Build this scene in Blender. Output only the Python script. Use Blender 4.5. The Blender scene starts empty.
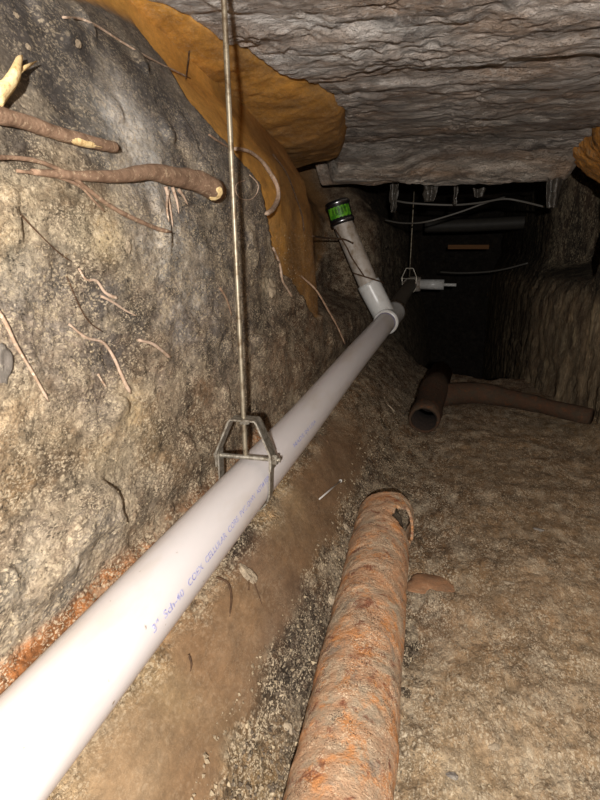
import bpy, bmesh, math, random
import numpy as np
from mathutils import Vector, Matrix
from mathutils.bvhtree import BVHTree

S = bpy.context.scene
COL = S.collection
random.seed(7)

# ------------------------------------------------------------------ camera
F = 580.0
TH = math.atan(150 / F)
PS = math.atan(155 / F * math.cos(TH))
CAM = Vector((0, 0, .70))
fw = Vector((-math.sin(PS) * math.cos(TH), math.cos(PS) * math.cos(TH), -math.sin(TH)))
rt = Vector((math.cos(PS), math.sin(PS), 0))
up = rt.cross(fw)
cd = bpy.data.cameras.new('camera')
cam = bpy.data.objects.new('camera', cd)
COL.objects.link(cam)
cam.matrix_world = Matrix.Translation(CAM) @ Matrix((rt, up, -fw)).transposed().to_4x4()
cd.sensor_fit = 'VERTICAL'
cd.sensor_height = 24
cd.lens = 24 * F / 800
cd.clip_start = .02
S.camera = cam

# ------------------------------------------------------------------ world, flash, exposure
w = bpy.data.worlds.new('world')
S.world = w
w.use_nodes = True
w.node_tree.nodes['Background'].inputs[0].default_value = (1, .93, .85, 1)
w.node_tree.nodes['Background'].inputs[1].default_value = .012
ld = bpy.data.lights.new('flash', 'POINT')
ld.energy = 160
ld.color = (1, .962, .915)
ld.shadow_soft_size = .012
lo = bpy.data.objects.new('flash', ld)
COL.objects.link(lo)
lo.location = CAM - rt * .020 - up * .022 - fw * .38
S.view_settings.view_transform = 'Standard'
S.view_settings.look = 'None'
S.view_settings.gamma = 1
S.view_settings.exposure = 0
S.view_settings.use_curve_mapping = False


# ------------------------------------------------------------------ helpers
def lin(c):
    return tuple((v / 255 / 12.92) if v <= 10 else ((v / 255 + .055) / 1.055) ** 2.4 for v in c)


def ray(px, py):
    return (fw * F + rt * (px - 300) - up * (py - 400)).normalized()


def at(px, py, Y):
    d = ray(px, py)
    return CAM + d * (Y / d.y)


def pxm(p):                       # metres per pixel at a point
    return (Vector(p) - CAM).dot(fw) / F


def tag(o, label=None, cat=None, group=None, kind=None):
    if label: o['label'] = label
    if cat: o['category'] = cat
    if group: o['group'] = group
    if kind: o['kind'] = kind
    return o


def empty(name, loc, label, cat, group=None):
    o = bpy.data.objects.new(name, None)
    o.empty_display_size = .05
    o.location = loc
    COL.objects.link(o)
    return tag(o, label, cat, group)


def _h(ix, iy, iz, seed):
    n = (ix * 374761393 + iy * 668265263 + iz * 2147483647 + seed * 1274126177) & 0xffffffff
    n = ((n ^ (n >> 13)) * 1274126177) & 0xffffffff
    n = ((n ^ (n >> 16)) * 2246822519) & 0xffffffff
    return ((n ^ (n >> 15)) & 0xffffff) / 0xffffff


def vn(P, scale, seed=0):         # value noise -1..1, vectorised
    q = np.asarray(P, float) * scale + 100.0
    i = np.floor(q).astype(np.int64)
    f = q - i
    f = f * f * f * (f * (f * 6 - 15) + 10)
    r = 0
    for dx in (0, 1):
        for dy in (0, 1):
            for dz in (0, 1):
                wt = (f[:, 0] if dx else 1 - f[:, 0]) * (f[:, 1] if dy else 1 - f[:, 1]) * (f[:, 2] if dz else 1 - f[:, 2])
                r = r + wt * _h(i[:, 0] + dx, i[:, 1] + dy, i[:, 2] + dz, seed)
    return r * 2 - 1


def fbm(P, scale, octv=4, seed=0, gain=.5):
    a, r, t = 1.0, 0, 0
    for k in range(octv):
        r = r + a * vn(P, scale * (2.03 ** k), seed + 17 * k)
        t += a
        a *= gain
    return r / t


def sst(a, b, x):
    t = np.clip((x - a) / (b - a), 0, 1)
    return t * t * (3 - 2 * t)


def mk(name, verts, faces, mat, parent=None, smooth=True, loc=None):
    me = bpy.data.meshes.new(name)
    me.from_pydata([tuple(v) for v in verts], [], faces)
    me.validate()
    if smooth:
        me.polygons.foreach_set('use_smooth', [True] * len(me.polygons))
    o = bpy.data.objects.new(name, me)
    if mat: me.materials.append(mat)
    COL.objects.link(o)
    if parent:
        o.parent = parent
        bpy.context.view_layer.update()
        me.transform(Matrix.Translation(-parent.matrix_world.translation))
    elif loc is not None:
        me.transform(Matrix.Translation(-Vector(loc)))
        o.location = loc
    return o


def grid_faces(n, m):
    a = np.arange(n * m).reshape(n, m)
    return np.stack([a[:-1, :-1], a[1:, :-1], a[1:, 1:], a[:-1, 1:]], -1).reshape(-1, 4).tolist()


def color_attr(me, rgb, rough):
    at_ = me.color_attributes.new('tint', 'FLOAT_COLOR', 'POINT')
    d = np.ones((len(me.vertices), 4), np.float32)
    d[:, :3] = rgb
    at_.data.foreach_set('color', d.ravel())
    r_ = me.attributes.new('grit', 'FLOAT', 'POINT')
    r_.data.foreach_set('value', np.asarray(rough, np.float32))


def frames(pts):
    pts = [Vector(p) for p in pts]
    T = []
    for i in range(len(pts)):
        a = pts[max(0, i - 1)]; b = pts[min(len(pts) - 1, i + 1)]
        T.append((b - a).normalized())
    n = T[0].orthogonal().normalized()
    out = []
    for i, t in enumerate(T):
        n = (n - t * n.dot(t)).normalized()
        out.append((pts[i], t, n, t.cross(n)))
    return out


def tube(pts, rad, seg=16, cap=True, wob=0, inner=0, flat=1.0, seed=0):
    """tapered tube; inner > 0 gives an open pipe with that wall thickness"""
    if not hasattr(rad, '__len__'): rad = [rad] * len(pts)
    V, Fc = [], []
    fr = frames(pts)

    def rings(rr, rev):
        base = len(V)
        for (p, t, n, b), r in zip(fr, rr):
            for k in range(seg):
                a = 2 * math.pi * k / seg
                q = 1 + (random.uniform(-wob, wob) if wob else 0)
                V.append(p + n * (r * q * math.cos(a)) + b * (r * q * flat * math.sin(a)))
        for i in range(len(fr) - 1):
            for k in range(seg):
                a, b_ = base + i * seg + k, base + i * seg + (k + 1) % seg
                f = (a, b_, b_ + seg, a + seg)
                Fc.append(f[::-1] if rev else f)
        return base
    o = rings(rad, False)
    L = (len(fr) - 1) * seg
    if inner:
        q = rings([r - inner for r in rad], True)
        for k in range(seg):
            k2 = (k + 1) % seg
            Fc.append((o + k, q + k, q + k2, o + k2))
            Fc.append((o + L + k, o + L + k2, q + L + k2, q + L + k))
    elif cap:
        Fc.append(tuple(o + k for k in range(seg))[::-1])
        Fc.append(tuple(o + L + k for k in range(seg)))
    return V, Fc


def join(*parts):
    V, Fc = [], []
    for v, f in parts:
        b = len(V)
        V += [Vector(x) for x in v]
        Fc += [tuple(i + b for i in q) for q in f]
    return V, Fc


def catmull(pts, n):
    pts = [Vector(p) for p in pts]
    if len(pts) == 2:
        return [pts[0].lerp(pts[1], i / n) for i in range(n + 1)]
    P = [pts[0] * 2 - pts[1]] + pts + [pts[-1] * 2 - pts[-2]]
    out = []
    for i in range(1, len(P) - 2):
        for k in range(n):
            t = k / n
            a, b, c, d = P[i - 1], P[i], P[i + 1], P[i + 2]
            out.append(.5 * ((2 * b) + (c - a) * t + (2 * a - 5 * b + 4 * c - d) * t * t + (3 * b - a - 3 * c + d) * t ** 3))
    out.append(pts[-1])
    return out


def box(c, sx, sy, sz, X=Vector((1, 0, 0)), Y=Vector((0, 1, 0)), Z=Vector((0, 0, 1))):
    V = [Vector(c) + X * (i * sx / 2) + Y * (j * sy / 2) + Z * (k * sz / 2) for i in (-1, 1) for j in (-1, 1) for k in (-1, 1)]
    return V, [(0, 1, 3, 2), (4, 6, 7, 5), (0, 4, 5, 1), (2, 3, 7, 6), (0, 2, 6, 4), (1, 5, 7, 3)]


# ------------------------------------------------------------------ materials
class N:
    def __init__(s, name):
        s.m = bpy.data.materials.new(name)
        s.m.use_nodes = True
        s.t = s.m.node_tree
        s.b = s.t.nodes['Principled BSDF']
        s.tc = s.t.nodes.new('ShaderNodeTexCoord').outputs['Object']

    def put(s, node, i, v):
        if isinstance(v, bpy.types.NodeSocket): s.t.links.new(v, node.inputs[i])
        elif v is not None: node.inputs[i].default_value = v

    def noise(s, scale, detail=4, rough=.55, dist=0, vec=None, out='Fac'):
        n = s.t.nodes.new('ShaderNodeTexNoise')
        s.put(n, 'Vector', vec or s.tc)
        s.put(n, 'Scale', scale); s.put(n, 'Detail', detail); s.put(n, 'Roughness', rough); s.put(n, 'Distortion', dist)
        return n.outputs[out]

    def vor(s, scale, feature='F1', out='Distance', vec=None):
        n = s.t.nodes.new('ShaderNodeTexVoronoi')
        n.feature = feature
        s.put(n, 'Vector', vec or s.tc); s.put(n, 'Scale', scale)
        return n.outputs[out]

    def mp(s, scale=(1, 1, 1), rot=(0, 0, 0)):
        n = s.t.nodes.new('ShaderNodeMapping')
        s.put(n, 'Vector', s.tc); s.put(n, 'Scale', scale); s.put(n, 'Rotation', rot)
        return n.outputs[0]

    def rng(s, v, a, b, c=0, d=1):
        n = s.t.nodes.new('ShaderNodeMapRange')
        for i, q in enumerate((v, a, b, c, d)): s.put(n, i, q)
        return n.outputs[0]

    def mul(s, a, b, op='MULTIPLY'):
        n = s.t.nodes.new('ShaderNodeMath'); n.operation = op
        s.put(n, 0, a); s.put(n, 1, b)
        return n.outputs[0]

    def mix(s, f, a, b, mode='MIX'):
        n = s.t.nodes.new('ShaderNodeMix'); n.data_type = 'RGBA'; n.blend_type = mode
        s.put(n, 0, f)
        s.put(n, 6, a if isinstance(a, bpy.types.NodeSocket) else (*a[:3], 1))
        s.put(n, 7, b if isinstance(b, bpy.types.NodeSocket) else (*b[:3], 1))
        return n.outputs[2]

    def attr(s, name, out='Color'):
        n = s.t.nodes.new('ShaderNodeAttribute'); n.attribute_name = name
        return n.outputs[out]

    def gray(s, v):
        n = s.t.nodes.new('ShaderNodeCombineColor')
        for i in range(3): s.put(n, i, v)
        return n.outputs[0]

    def bump(s, h, strength=.5, dist=.002, prev=None):
        n = s.t.nodes.new('ShaderNodeBump')
        s.put(n, 'Height', h); s.put(n, 'Strength', strength); s.put(n, 'Distance', dist)
        if prev: s.t.links.new(prev, n.inputs['Normal'])
        return n.outputs[0]

    def fin(s, col=None, rough=.8, nrm=None, metal=0, spec=.3):
        if col is not None:
            s.put(s.b, 'Base Color', col if isinstance(col, bpy.types.NodeSocket) else (*col[:3], 1))
        s.put(s.b, 'Roughness', rough); s.put(s.b, 'Metallic', metal); s.put(s.b, 'Specular IOR Level', spec)
        if nrm: s.t.links.new(nrm, s.b.inputs['Normal'])
        return s.m


def soil_material(name, fleck=(214, 200, 178), fine=1.0, streak=None, con=1.0):
    n = N(name)
    vec = n.mp(streak) if streak else n.tc
    base = n.attr('tint')
    grit = n.attr('grit', 'Fac')
    c = n.mix(1, base, n.gray(n.rng(n.noise(11, 8, .68, .5, vec),   .34, .68, n.rng(grit, .1, .8, 1 - .18 * con, 1 - .58 * con), n.rng(grit, .1, .8, 1 + .15 * con, 1 + .6 * con))), 'MULTIPLY')
    # patches of damp brown earth
    br = n.rng(n.noise(7, 6, .7, .8, vec), .52, .60, 0, .55)
    c = n.mix(n.mul(br, grit), c, lin((84, 66, 50)))
    c = n.mix(1, c, n.gray(n.rng(n.noise(75 * fine, 7, .75, 0, vec), .34, .68, n.rng(grit, 0, 1, .82, .42), n.rng(grit, 0, 1, 1.2, 1.75))), 'MULTIPLY')
    hue = n.rng(n.noise(23, 5, .6, 0, vec), .45, .62, 0, .4)
    c = n.mix(n.mul(hue, grit), c, n.mix(1, c, (1.25, .95, .62), 'MULTIPLY'))
    # dark damp spots, fine crumbs and pale grains whose amount follows the grit of the soil
    d = n.rng(n.noise(38, 6, .65, .8, vec), .55, .63, 0, .62)
    c = n.mix(n.mul(d, grit), c, lin((50, 41, 33)))
    pm = n.rng(n.noise(17, 6, .7, .4, vec), .50, .60, 0, .42)
    c = n.mix(n.mul(pm, grit), c, lin(fleck))
    wv = n.mix(.010, vec, n.noise(90, 3, out='Color'))
    for sc, lo_, hi_, ms, m0, m1, st in ((60, .16, .24, 19, .52, .60, .7), (105, .20, .34, 13, .52, .60, .8), (200, .26, .42, 26, .42, .54, .95), (400, .26, .48, 40, .42, .56, .9)):
        g = n.rng(n.vor(sc * fine, vec=wv), lo_, hi_, 1, 0)
        gm = n.rng(n.noise(ms, 4, .65, 0, vec), m0, m1)
        c = n.mix(n.mul(n.mul(g, gm), n.mul(grit, st)), c, lin(fleck))
    g3 = n.rng(n.vor(240 * fine, vec=wv), .22, .42, .95, 0)
    g3m = n.rng(n.noise(41, 4, .7), .52, .6)
    c = n.mix(n.mul(n.mul(g3, g3m), grit), c, lin((34, 28, 22)))
    b1 = n.bump(n.noise(55, 8, .72, .3, vec), n.rng(grit, 0, 1, .3, 1), .006)
    b2 = n.bump(n.noise(260 * fine, 4, .75, 0, vec), n.rng(grit, 0, 1, .12, 1), .004, b1)
    b3 = n.bump(n.mul(n.vor(150 * fine, vec=wv), -1), n.mul(grit, .9), .003, b2)
    return n.fin(c, n.rng(n.noise(20), .3, .7, .72, .98), b3, spec=.25)


M = {}
M['wall'] = soil_material('earth_wall', (198, 180, 152), streak=(1, .55, 1))
M['floor'] = soil_material('earth_floor', (206, 190, 164), streak=(1, .5, 1), con=.45)
M['mudwall'] = soil_material('streaked_mud', (150, 135, 110), .7, (1, 1, .28))

n = N('plastic_sheeting')
v = n.mp((.38, 1, 1), (0, 0, .12))
v2 = n.mp((.55, 1.2, 1), (0, 0, -.45))
c = n.mix(n.rng(n.noise(4.5, 4, .6, 1, v), .42, .60), lin((228, 222, 216)), lin((176, 154, 136)))
c = n.mix(n.rng(n.noise(13, 5, .65, 1.2, v), .47, .66, 0, .85), c, lin((104, 97, 92)))
c = n.mix(n.rng(n.noise(42, 6, .75, 1.5, v2), .53, .68, 0, .8), c, lin((226, 220, 214)))
c = n.mix(1, c, n.attr('tint'), 'MULTIPLY')
bb = n.bump(n.noise(15, 6, .6, 2.2, v), 1, .05)
bb = n.bump(n.noise(36, 5, .65, 2.0, v2), 1, .020, bb)
bb = n.bump(n.noise(70, 5, .65, 1.5, n.mp((.7, 1, 1), (0, 0, .7))), 1, .010, bb)
M['plastic'] = n.fin(c, n.rng(n.noise(30, 4, .5, 0, v), .3, .7, .22, .5), bb, spec=.8)

n = N('white_pvc')
c = n.mix(n.rng(n.noise(14, 5, .6, 0, n.mp((1, .25, 1))), .5, .78, 0, .55), lin((206, 199, 197)), lin((178, 162, 138)))
c = n.mix(n.rng(n.noise(55, 3, .6), .7, .76, 0, .8), c, lin((120, 92, 60)))
M['pvc'] = n.fin(c, .42, n.bump(n.noise(300, 2), .05, .001), spec=.4)
n = N('dusty_pvc')
c = n.mix(n.rng(n.noise(26, 5, .65), .42, .7), lin((172, 162, 152)), lin((122, 104, 82)))
M['pvc_dusty'] = n.fin(c, .5, None, spec=.35)
n = N('shaded_pvc'); M['pvc_shade'] = n.fin(n.mix(n.noise(20, 5), lin((150, 136, 120)), lin((110, 98, 84))), .6)  # darker copy of the white PVC, shade of the far length in its colour
n = N('clean_pvc_fitting'); M['pvc_fit'] = n.fin(n.mix(n.rng(n.noise(30, 4), .5, .7, 0, .5), lin((204, 202, 198)), lin((160, 150, 136))), .32, spec=.5)
n = N('purple_primer'); M['primer'] = n.fin(n.mix(n.noise(60, 3), lin((92, 84, 128)), lin((168, 160, 178))), .45)
n = N('blue_print'); M['print'] = n.fin(n.mix(n.rng(n.noise(300, 3), .35, .6), lin((120, 124, 186)), lin((190, 188, 210))), .5)
n = N('black_rubber'); M['rubber'] = n.fin(lin((26, 25, 26)), .38, n.bump(n.noise(90, 3), .1, .001), spec=.5)
n = N('green_label'); M['green'] = n.fin(n.mix(n.rng(n.noise(60, 3), .45, .6), lin((96, 160, 36)), lin((58, 118, 28))), .4)
n = N('label_ink'); M['ink'] = n.fin(lin((24, 40, 20)), .5)
n = N('steel_band'); M['steel'] = n.fin(lin((170, 170, 174)), .28, metal=1)
n = N('galvanised_steel')
c = n.mix(n.rng(n.noise(120, 5, .7), .4, .65), lin((168, 162, 150)), lin((104, 94, 80)))
M['galv'] = n.fin(c, n.rng(n.noise(200, 3), .3, .7, .35, .6), n.bump(n.noise(400, 3), .3, .0006), metal=.75)
n = N('bright_nail'); M['nail'] = n.fin(lin((186, 182, 176)), .4, metal=.2)
n = N('rod_zinc')
c = n.mix(n.rng(n.noise(50, 5, .7), .45, .66), lin((140, 130, 112)), lin((92, 74, 54)))
M['rod'] = n.fin(c, .45, metal=.55)

n = N('rusted_iron')
c = n.mix(n.rng(n.noise(11, 6, .68, .6), .40, .60), lin((186, 140, 104)), lin((168, 148, 124)))
c = n.mix(n.rng(n.noise(24, 6, .72, .3), .5, .62, 0, .8), c, lin((204, 136, 78)))
c = n.mix(n.rng(n.noise(31, 5, .7, .5), .55, .64, 0, .8), c, lin((120, 64, 42)))
c = n.mix(n.rng(n.noise(18, 6, .7, 1), .56, .68, 0, .8), c, lin((128, 116, 102)))
c = n.mix(n.rng(n.noise(44, 6, .75, .4), .56, .66, 0, .7), c, lin((208, 180, 148)))
wv = n.mix(.010, n.tc, n.noise(90, 3, out='Color'))
c = n.mix(n.mul(n.rng(n.vor(300, vec=wv), .24, .46, .75, 0), n.rng(n.noise(34, 4), .45, .56)), c, lin((220, 196, 166)))
c = n.mix(n.mul(n.rng(n.vor(360, vec=wv), .22, .44, .85, 0), n.rng(n.noise(33, 3), .50, .6)), c, lin((56, 38, 28)))
bb = n.bump(n.noise(60, 8, .7, .4), .9, .008)
bb = n.bump(n.noise(280, 4, .7), .8, .003, bb)
M['rust'] = n.fin(c, .85, bb, spec=.2)
n = N('dark_rusted_iron')
c = n.mix(n.rng(n.noise(22, 6, .7, .4), .4, .62), lin((70, 50, 37)), lin((62, 52, 41)))
c = n.mix(n.rng(n.noise(50, 5, .7), .56, .66), c, lin((88, 56, 36)))
M['rustdark'] = n.fin(c, .9, n.bump(n.noise(70, 7, .7), .9, .008), spec=.15)
n = N('shaded_bore'); M['bore_shade'] = n.fin(n.mix(n.noise(60, 5), lin((24, 18, 15)), lin((44, 33, 25))), .95, n.bump(n.noise(80, 5), .8, .006))

def root_mat(name, a, b, c3):
    n = N(name)
    c = n.mix(n.rng(n.noise(45, 5, .65, .3), .38, .64), lin(a), lin(b))
    c = n.mix(n.rng(n.noise(130, 4, .7), .55, .66, 0, .8), c, lin(c3))
    return n.fin(c, .8, n.bump(n.noise(150, 5, .7), .7, .003), spec=.2)

M['root'] = root_mat('brown_root', (150, 122, 100), (112, 88, 70), (186, 162, 134))
M['rootpale'] = root_mat('pale_root', (182, 158, 138), (146, 120, 98), (208, 190, 168))
M['rootdark'] = root_mat('dark_root', (84, 62, 44), (62, 46, 34), (120, 96, 70))
M['wood'] = root_mat('fresh_cut_wood', (236, 212, 160), (222, 190, 134), (180, 140, 90))
M['stone'] = root_mat('pale_stone', (156, 140, 118), (128, 114, 96), (96, 84, 70))
M['stonegrey'] = root_mat('grey_stone', (120, 112, 104), (96, 90, 82), (150, 140, 126))
M['brick'] = root_mat('soft_red_brick', (146, 106, 76), (128, 98, 74), (160, 128, 98))
M['crumb'] = root_mat('soil_crumb', (158, 142, 116), (108, 94, 76), (70, 60, 48))
M['crumbdark'] = root_mat('dark_crumb', (96, 84, 70), (70, 60, 50), (150, 138, 118))
n = N('black_cable'); M['cable'] = n.fin(lin((92, 88, 82)), .5)
n = N('dark_pipe'); M['darkpipe'] = n.fin(n.mix(n.noise(20), lin((70, 66, 60)), lin((50, 46, 42))), .6)
n = N('film_scrap'); M['film'] = n.fin(n.mix(n.noise(40, 4), lin((96, 90, 82)), lin((54, 48, 42))), .3, n.bump(n.noise(60, 5), .8, .01), spec=.6)
n = N('timber_scrap'); M['timber'] = n.fin(n.mix(n.noise(12, 4, .6, 0, n.mp((1, 8, 8))), lin((140, 96, 56)), lin((92, 64, 40))), .8)

# ------------------------------------------------------------------ the tunnel
YS = .16 * np.exp(np.linspace(0, math.log(7.6 / .16), 560))


def profile(points, n):
    p = np.array(points, float)
    s = np.r_[0, np.cumsum(np.linalg.norm(np.diff(p[:, :2], axis=0), axis=1))]
    q = np.linspace(0, s[-1], n)
    out = np.stack([np.interp(q, s, p[:, k]) for k in range(p.shape[1])], 1)
    for _ in range(6): out[1:-1] = (out[:-2] + 2 * out[1:-1] + out[2:]) / 4
    return out


def ceil_z(Y, X):
    z = 1.175 - .035 * (Y - 1)
    return z


# left wall: bank at the foot, shelf behind the pipe, then the wall leaning back
NP = 330
pr = profile([(.02, -.03), (-.10, .0), (-.17, .035), (-.235, .11), (-.30, .185), (-.36, .225), (-.415, .25), (-.44, .275), (-.432, .32),
              (-.452, .40), (-.46, .55), (-.47, .72), (-.48, .86), (-.505, .96), (-.56, 1.05), (-.61, 1.12), (-.64, 1.18), (-.65, 1.26)], NP)
YY, jj = np.meshgrid(YS, np.arange(NP), indexing='ij')
X = pr[jj, 0].copy(); Z = pr[jj, 1].copy(); Y = YY.copy()
rec = sst(2.10, 2.32, Y) * (1 - sst(3.0, 3.35, Y))
X -= .17 * rec * sst(.40, .52, Z)
X += .05 * sst(3.1, 3.5, Y) * sst(.2, .4, Z)
Z += (ceil_z(Y, X) - 1.175) * sst(.8, 1.05, Z)
Z -= (.9 * sst(3.5, 3.75, Y)) * (1 - sst(-.03, .30, Z)) * (Z < .3)
P = np.stack([X, Y, Z], -1).reshape(-1, 3)
base_wall = P.copy()
y_, z_ = P[:, 1], P[:, 2]
# the clay seam: lies above / beyond the dark grey earth
wb = BVHTree.FromPolygons(base_wall.tolist(), grid_faces(len(YS), NP))
ed = [wb.ray_cast(CAM, ray(*q))[0] for q in ((50, -2), (112, 12), (140, 30), (168, 62), (190, 100), (214, 130), (244, 162), (264, 195), (274, 230), (284, 262), (300, 290), (316, 318))]
edge = np.interp(y_, [0] + [p.y for p in ed] + [2.4, 3.3], [1.3] + [p.z for p in ed] + [.48, .8])
jit = .016 * fbm(P, 14, 4, 3) + .018 * fbm(P, 5, 2, 9)
clay = sst(-.006, .010, z_ - edge + jit)
clay_far = 1 - sst(2.75, 3.2, y_ + .25 * fbm(P, 4, 3, 5))
clay = clay * clay_far
smooth_mud = sst(.085, .11, z_ + .035 * fbm(P, 7, 4, 21)) * (1 - sst(.185, .215, z_ + .03 * fbm(P, 8, 3, 22))) * (1 - sst(1.5, 2.1, y_))
bank = 1 - sst(.22, .26, z_)
grit = .75 - .86 * smooth_mud - .55 * clay + .2 * bank
grit -= .42 * sst(.74, .92, z_)
grit = np.clip(grit, .06, 1)


def anchors(P, items, pw=3.0):
    """blend of earth colours: (pixel x, pixel y, weight, colour) anchors set on the surface where the photo shows them"""
    num = np.zeros((len(P), 3)); den = np.zeros(len(P))
    for p, wgt, c in items:
        d2 = ((P - np.array(p)) ** 2).sum(1) + .0004
        k = wgt / d2 ** (pw / 2)
        num += k[:, None] * np.array(lin(c)); den += k
    return num / den[:, None]


def bvh_of(P, n, m):
    return BVHTree.FromPolygons(P.tolist(), grid_faces(n, m))




def anchor_list(bv, raw):
    out = []
    for px, py, wgt, c in raw:
        h = bv.ray_cast(CAM, ray(px, py))
        if h[0]: out.append((h[0], wgt, c))
    return out


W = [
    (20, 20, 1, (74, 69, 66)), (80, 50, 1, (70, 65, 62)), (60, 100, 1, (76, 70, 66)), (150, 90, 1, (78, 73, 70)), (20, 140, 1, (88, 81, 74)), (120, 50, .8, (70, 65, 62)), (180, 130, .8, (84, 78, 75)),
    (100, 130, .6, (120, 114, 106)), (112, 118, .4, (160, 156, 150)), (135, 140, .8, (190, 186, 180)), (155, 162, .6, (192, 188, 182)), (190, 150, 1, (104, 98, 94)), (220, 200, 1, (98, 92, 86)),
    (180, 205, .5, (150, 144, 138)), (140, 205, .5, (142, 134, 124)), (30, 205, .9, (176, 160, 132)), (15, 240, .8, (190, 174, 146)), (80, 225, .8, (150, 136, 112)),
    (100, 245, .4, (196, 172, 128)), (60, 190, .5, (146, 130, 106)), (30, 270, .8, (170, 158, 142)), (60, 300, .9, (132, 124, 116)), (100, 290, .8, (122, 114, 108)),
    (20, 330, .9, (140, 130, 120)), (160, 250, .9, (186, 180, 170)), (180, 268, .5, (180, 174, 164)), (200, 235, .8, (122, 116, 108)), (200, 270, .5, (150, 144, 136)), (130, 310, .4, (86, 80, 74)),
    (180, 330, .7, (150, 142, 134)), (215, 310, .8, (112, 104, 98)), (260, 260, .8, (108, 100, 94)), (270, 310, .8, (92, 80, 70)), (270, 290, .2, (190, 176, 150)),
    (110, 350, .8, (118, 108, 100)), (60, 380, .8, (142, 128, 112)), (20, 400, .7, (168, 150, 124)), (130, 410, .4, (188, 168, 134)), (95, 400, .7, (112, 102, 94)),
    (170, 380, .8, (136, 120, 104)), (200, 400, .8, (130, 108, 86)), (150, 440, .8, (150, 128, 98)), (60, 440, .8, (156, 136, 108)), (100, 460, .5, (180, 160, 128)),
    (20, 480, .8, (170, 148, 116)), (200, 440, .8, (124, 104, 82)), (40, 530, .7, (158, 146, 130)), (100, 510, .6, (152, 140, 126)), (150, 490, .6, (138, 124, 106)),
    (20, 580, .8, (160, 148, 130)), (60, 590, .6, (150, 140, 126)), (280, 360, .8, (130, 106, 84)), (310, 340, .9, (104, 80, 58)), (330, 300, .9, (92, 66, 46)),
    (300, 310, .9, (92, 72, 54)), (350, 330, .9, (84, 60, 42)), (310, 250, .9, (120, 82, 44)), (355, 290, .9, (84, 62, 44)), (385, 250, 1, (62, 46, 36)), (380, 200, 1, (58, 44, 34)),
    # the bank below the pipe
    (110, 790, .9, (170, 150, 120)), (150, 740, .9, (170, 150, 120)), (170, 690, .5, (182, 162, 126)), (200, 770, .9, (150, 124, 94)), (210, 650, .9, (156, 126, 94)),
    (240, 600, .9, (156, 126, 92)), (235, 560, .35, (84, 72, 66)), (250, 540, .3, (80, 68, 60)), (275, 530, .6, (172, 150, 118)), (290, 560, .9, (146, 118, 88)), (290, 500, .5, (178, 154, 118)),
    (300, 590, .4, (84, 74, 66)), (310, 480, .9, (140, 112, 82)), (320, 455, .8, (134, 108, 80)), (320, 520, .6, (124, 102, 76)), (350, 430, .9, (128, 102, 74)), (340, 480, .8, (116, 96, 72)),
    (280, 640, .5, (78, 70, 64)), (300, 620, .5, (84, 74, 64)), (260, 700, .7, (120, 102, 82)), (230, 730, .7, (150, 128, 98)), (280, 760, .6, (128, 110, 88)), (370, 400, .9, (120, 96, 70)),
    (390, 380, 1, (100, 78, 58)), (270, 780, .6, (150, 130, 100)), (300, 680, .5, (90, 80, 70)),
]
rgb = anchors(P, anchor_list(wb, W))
lumw = rgb.mean(1, keepdims=True)
sm = smooth_mud[:, None]
rgb = rgb * (1 - .55 * sm) + np.array(lin((142, 112, 86))) * .55 * sm
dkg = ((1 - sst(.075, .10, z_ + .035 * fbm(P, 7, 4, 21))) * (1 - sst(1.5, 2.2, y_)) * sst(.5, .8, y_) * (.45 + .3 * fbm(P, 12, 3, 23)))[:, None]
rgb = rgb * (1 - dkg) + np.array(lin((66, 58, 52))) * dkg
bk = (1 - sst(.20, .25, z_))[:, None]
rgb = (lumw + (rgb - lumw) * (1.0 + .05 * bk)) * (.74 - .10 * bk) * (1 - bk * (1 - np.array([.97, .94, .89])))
claycol = np.array(lin((192, 140, 66))) * (1 - .45 * sst(-.1, .6, fbm(P, 5, 4, 31)))[:, None] * np.array([1, 1, 1])
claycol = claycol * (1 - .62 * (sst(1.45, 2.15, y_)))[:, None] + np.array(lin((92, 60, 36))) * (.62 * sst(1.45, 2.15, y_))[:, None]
rgb = rgb * (1 - clay[:, None]) + claycol * clay[:, None]
# bright orange clay ledge right behind the pipe
led = sst(.222, .238, z_ + .012 * fbm(P, 16, 3, 41)) * (1 - sst(.262, .285, z_ + .026 * fbm(P, 12, 3, 42))) * (1 - sst(1.2, 1.45, y_)) * sst(.1, .3, .6 + fbm(P, 10, 3, 43))
rgb = rgb * (1 - led[:, None]) + np.array(lin((140, 92, 54))) * led[:, None]
D = np.zeros(len(P))
D += .020 * fbm(P, 3.2, 3, 1) + grit * (.008 * fbm(P, 13, 4, 2, .55)) + grit * .004 * fbm(P, 70, 3, 4, .6)
D += .004 * fbm(P, 9, 3, 8)
D -= .020 * clay
D += .012 * sst(.3, .6, fbm(P, 11, 2, 66)) * (1 - bank) * (1 - clay)
nx = sst(.02, .35, z_) * (1 - sst(1.06, 1.16, z_)); nz = np.sqrt(1 - np.clip(nx * .9, 0, 1) ** 2)
nz = np.where(z_ > .9, -nz * .8, nz)
P[:, 0] += D * nx
P[:, 2] += D * nz * .8
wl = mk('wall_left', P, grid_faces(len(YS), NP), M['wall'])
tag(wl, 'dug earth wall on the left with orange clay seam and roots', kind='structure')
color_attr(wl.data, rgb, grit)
WALL = BVHTree.FromPolygons(P.tolist(), grid_faces(len(YS), NP))
WP, WR = P, rgb

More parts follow.
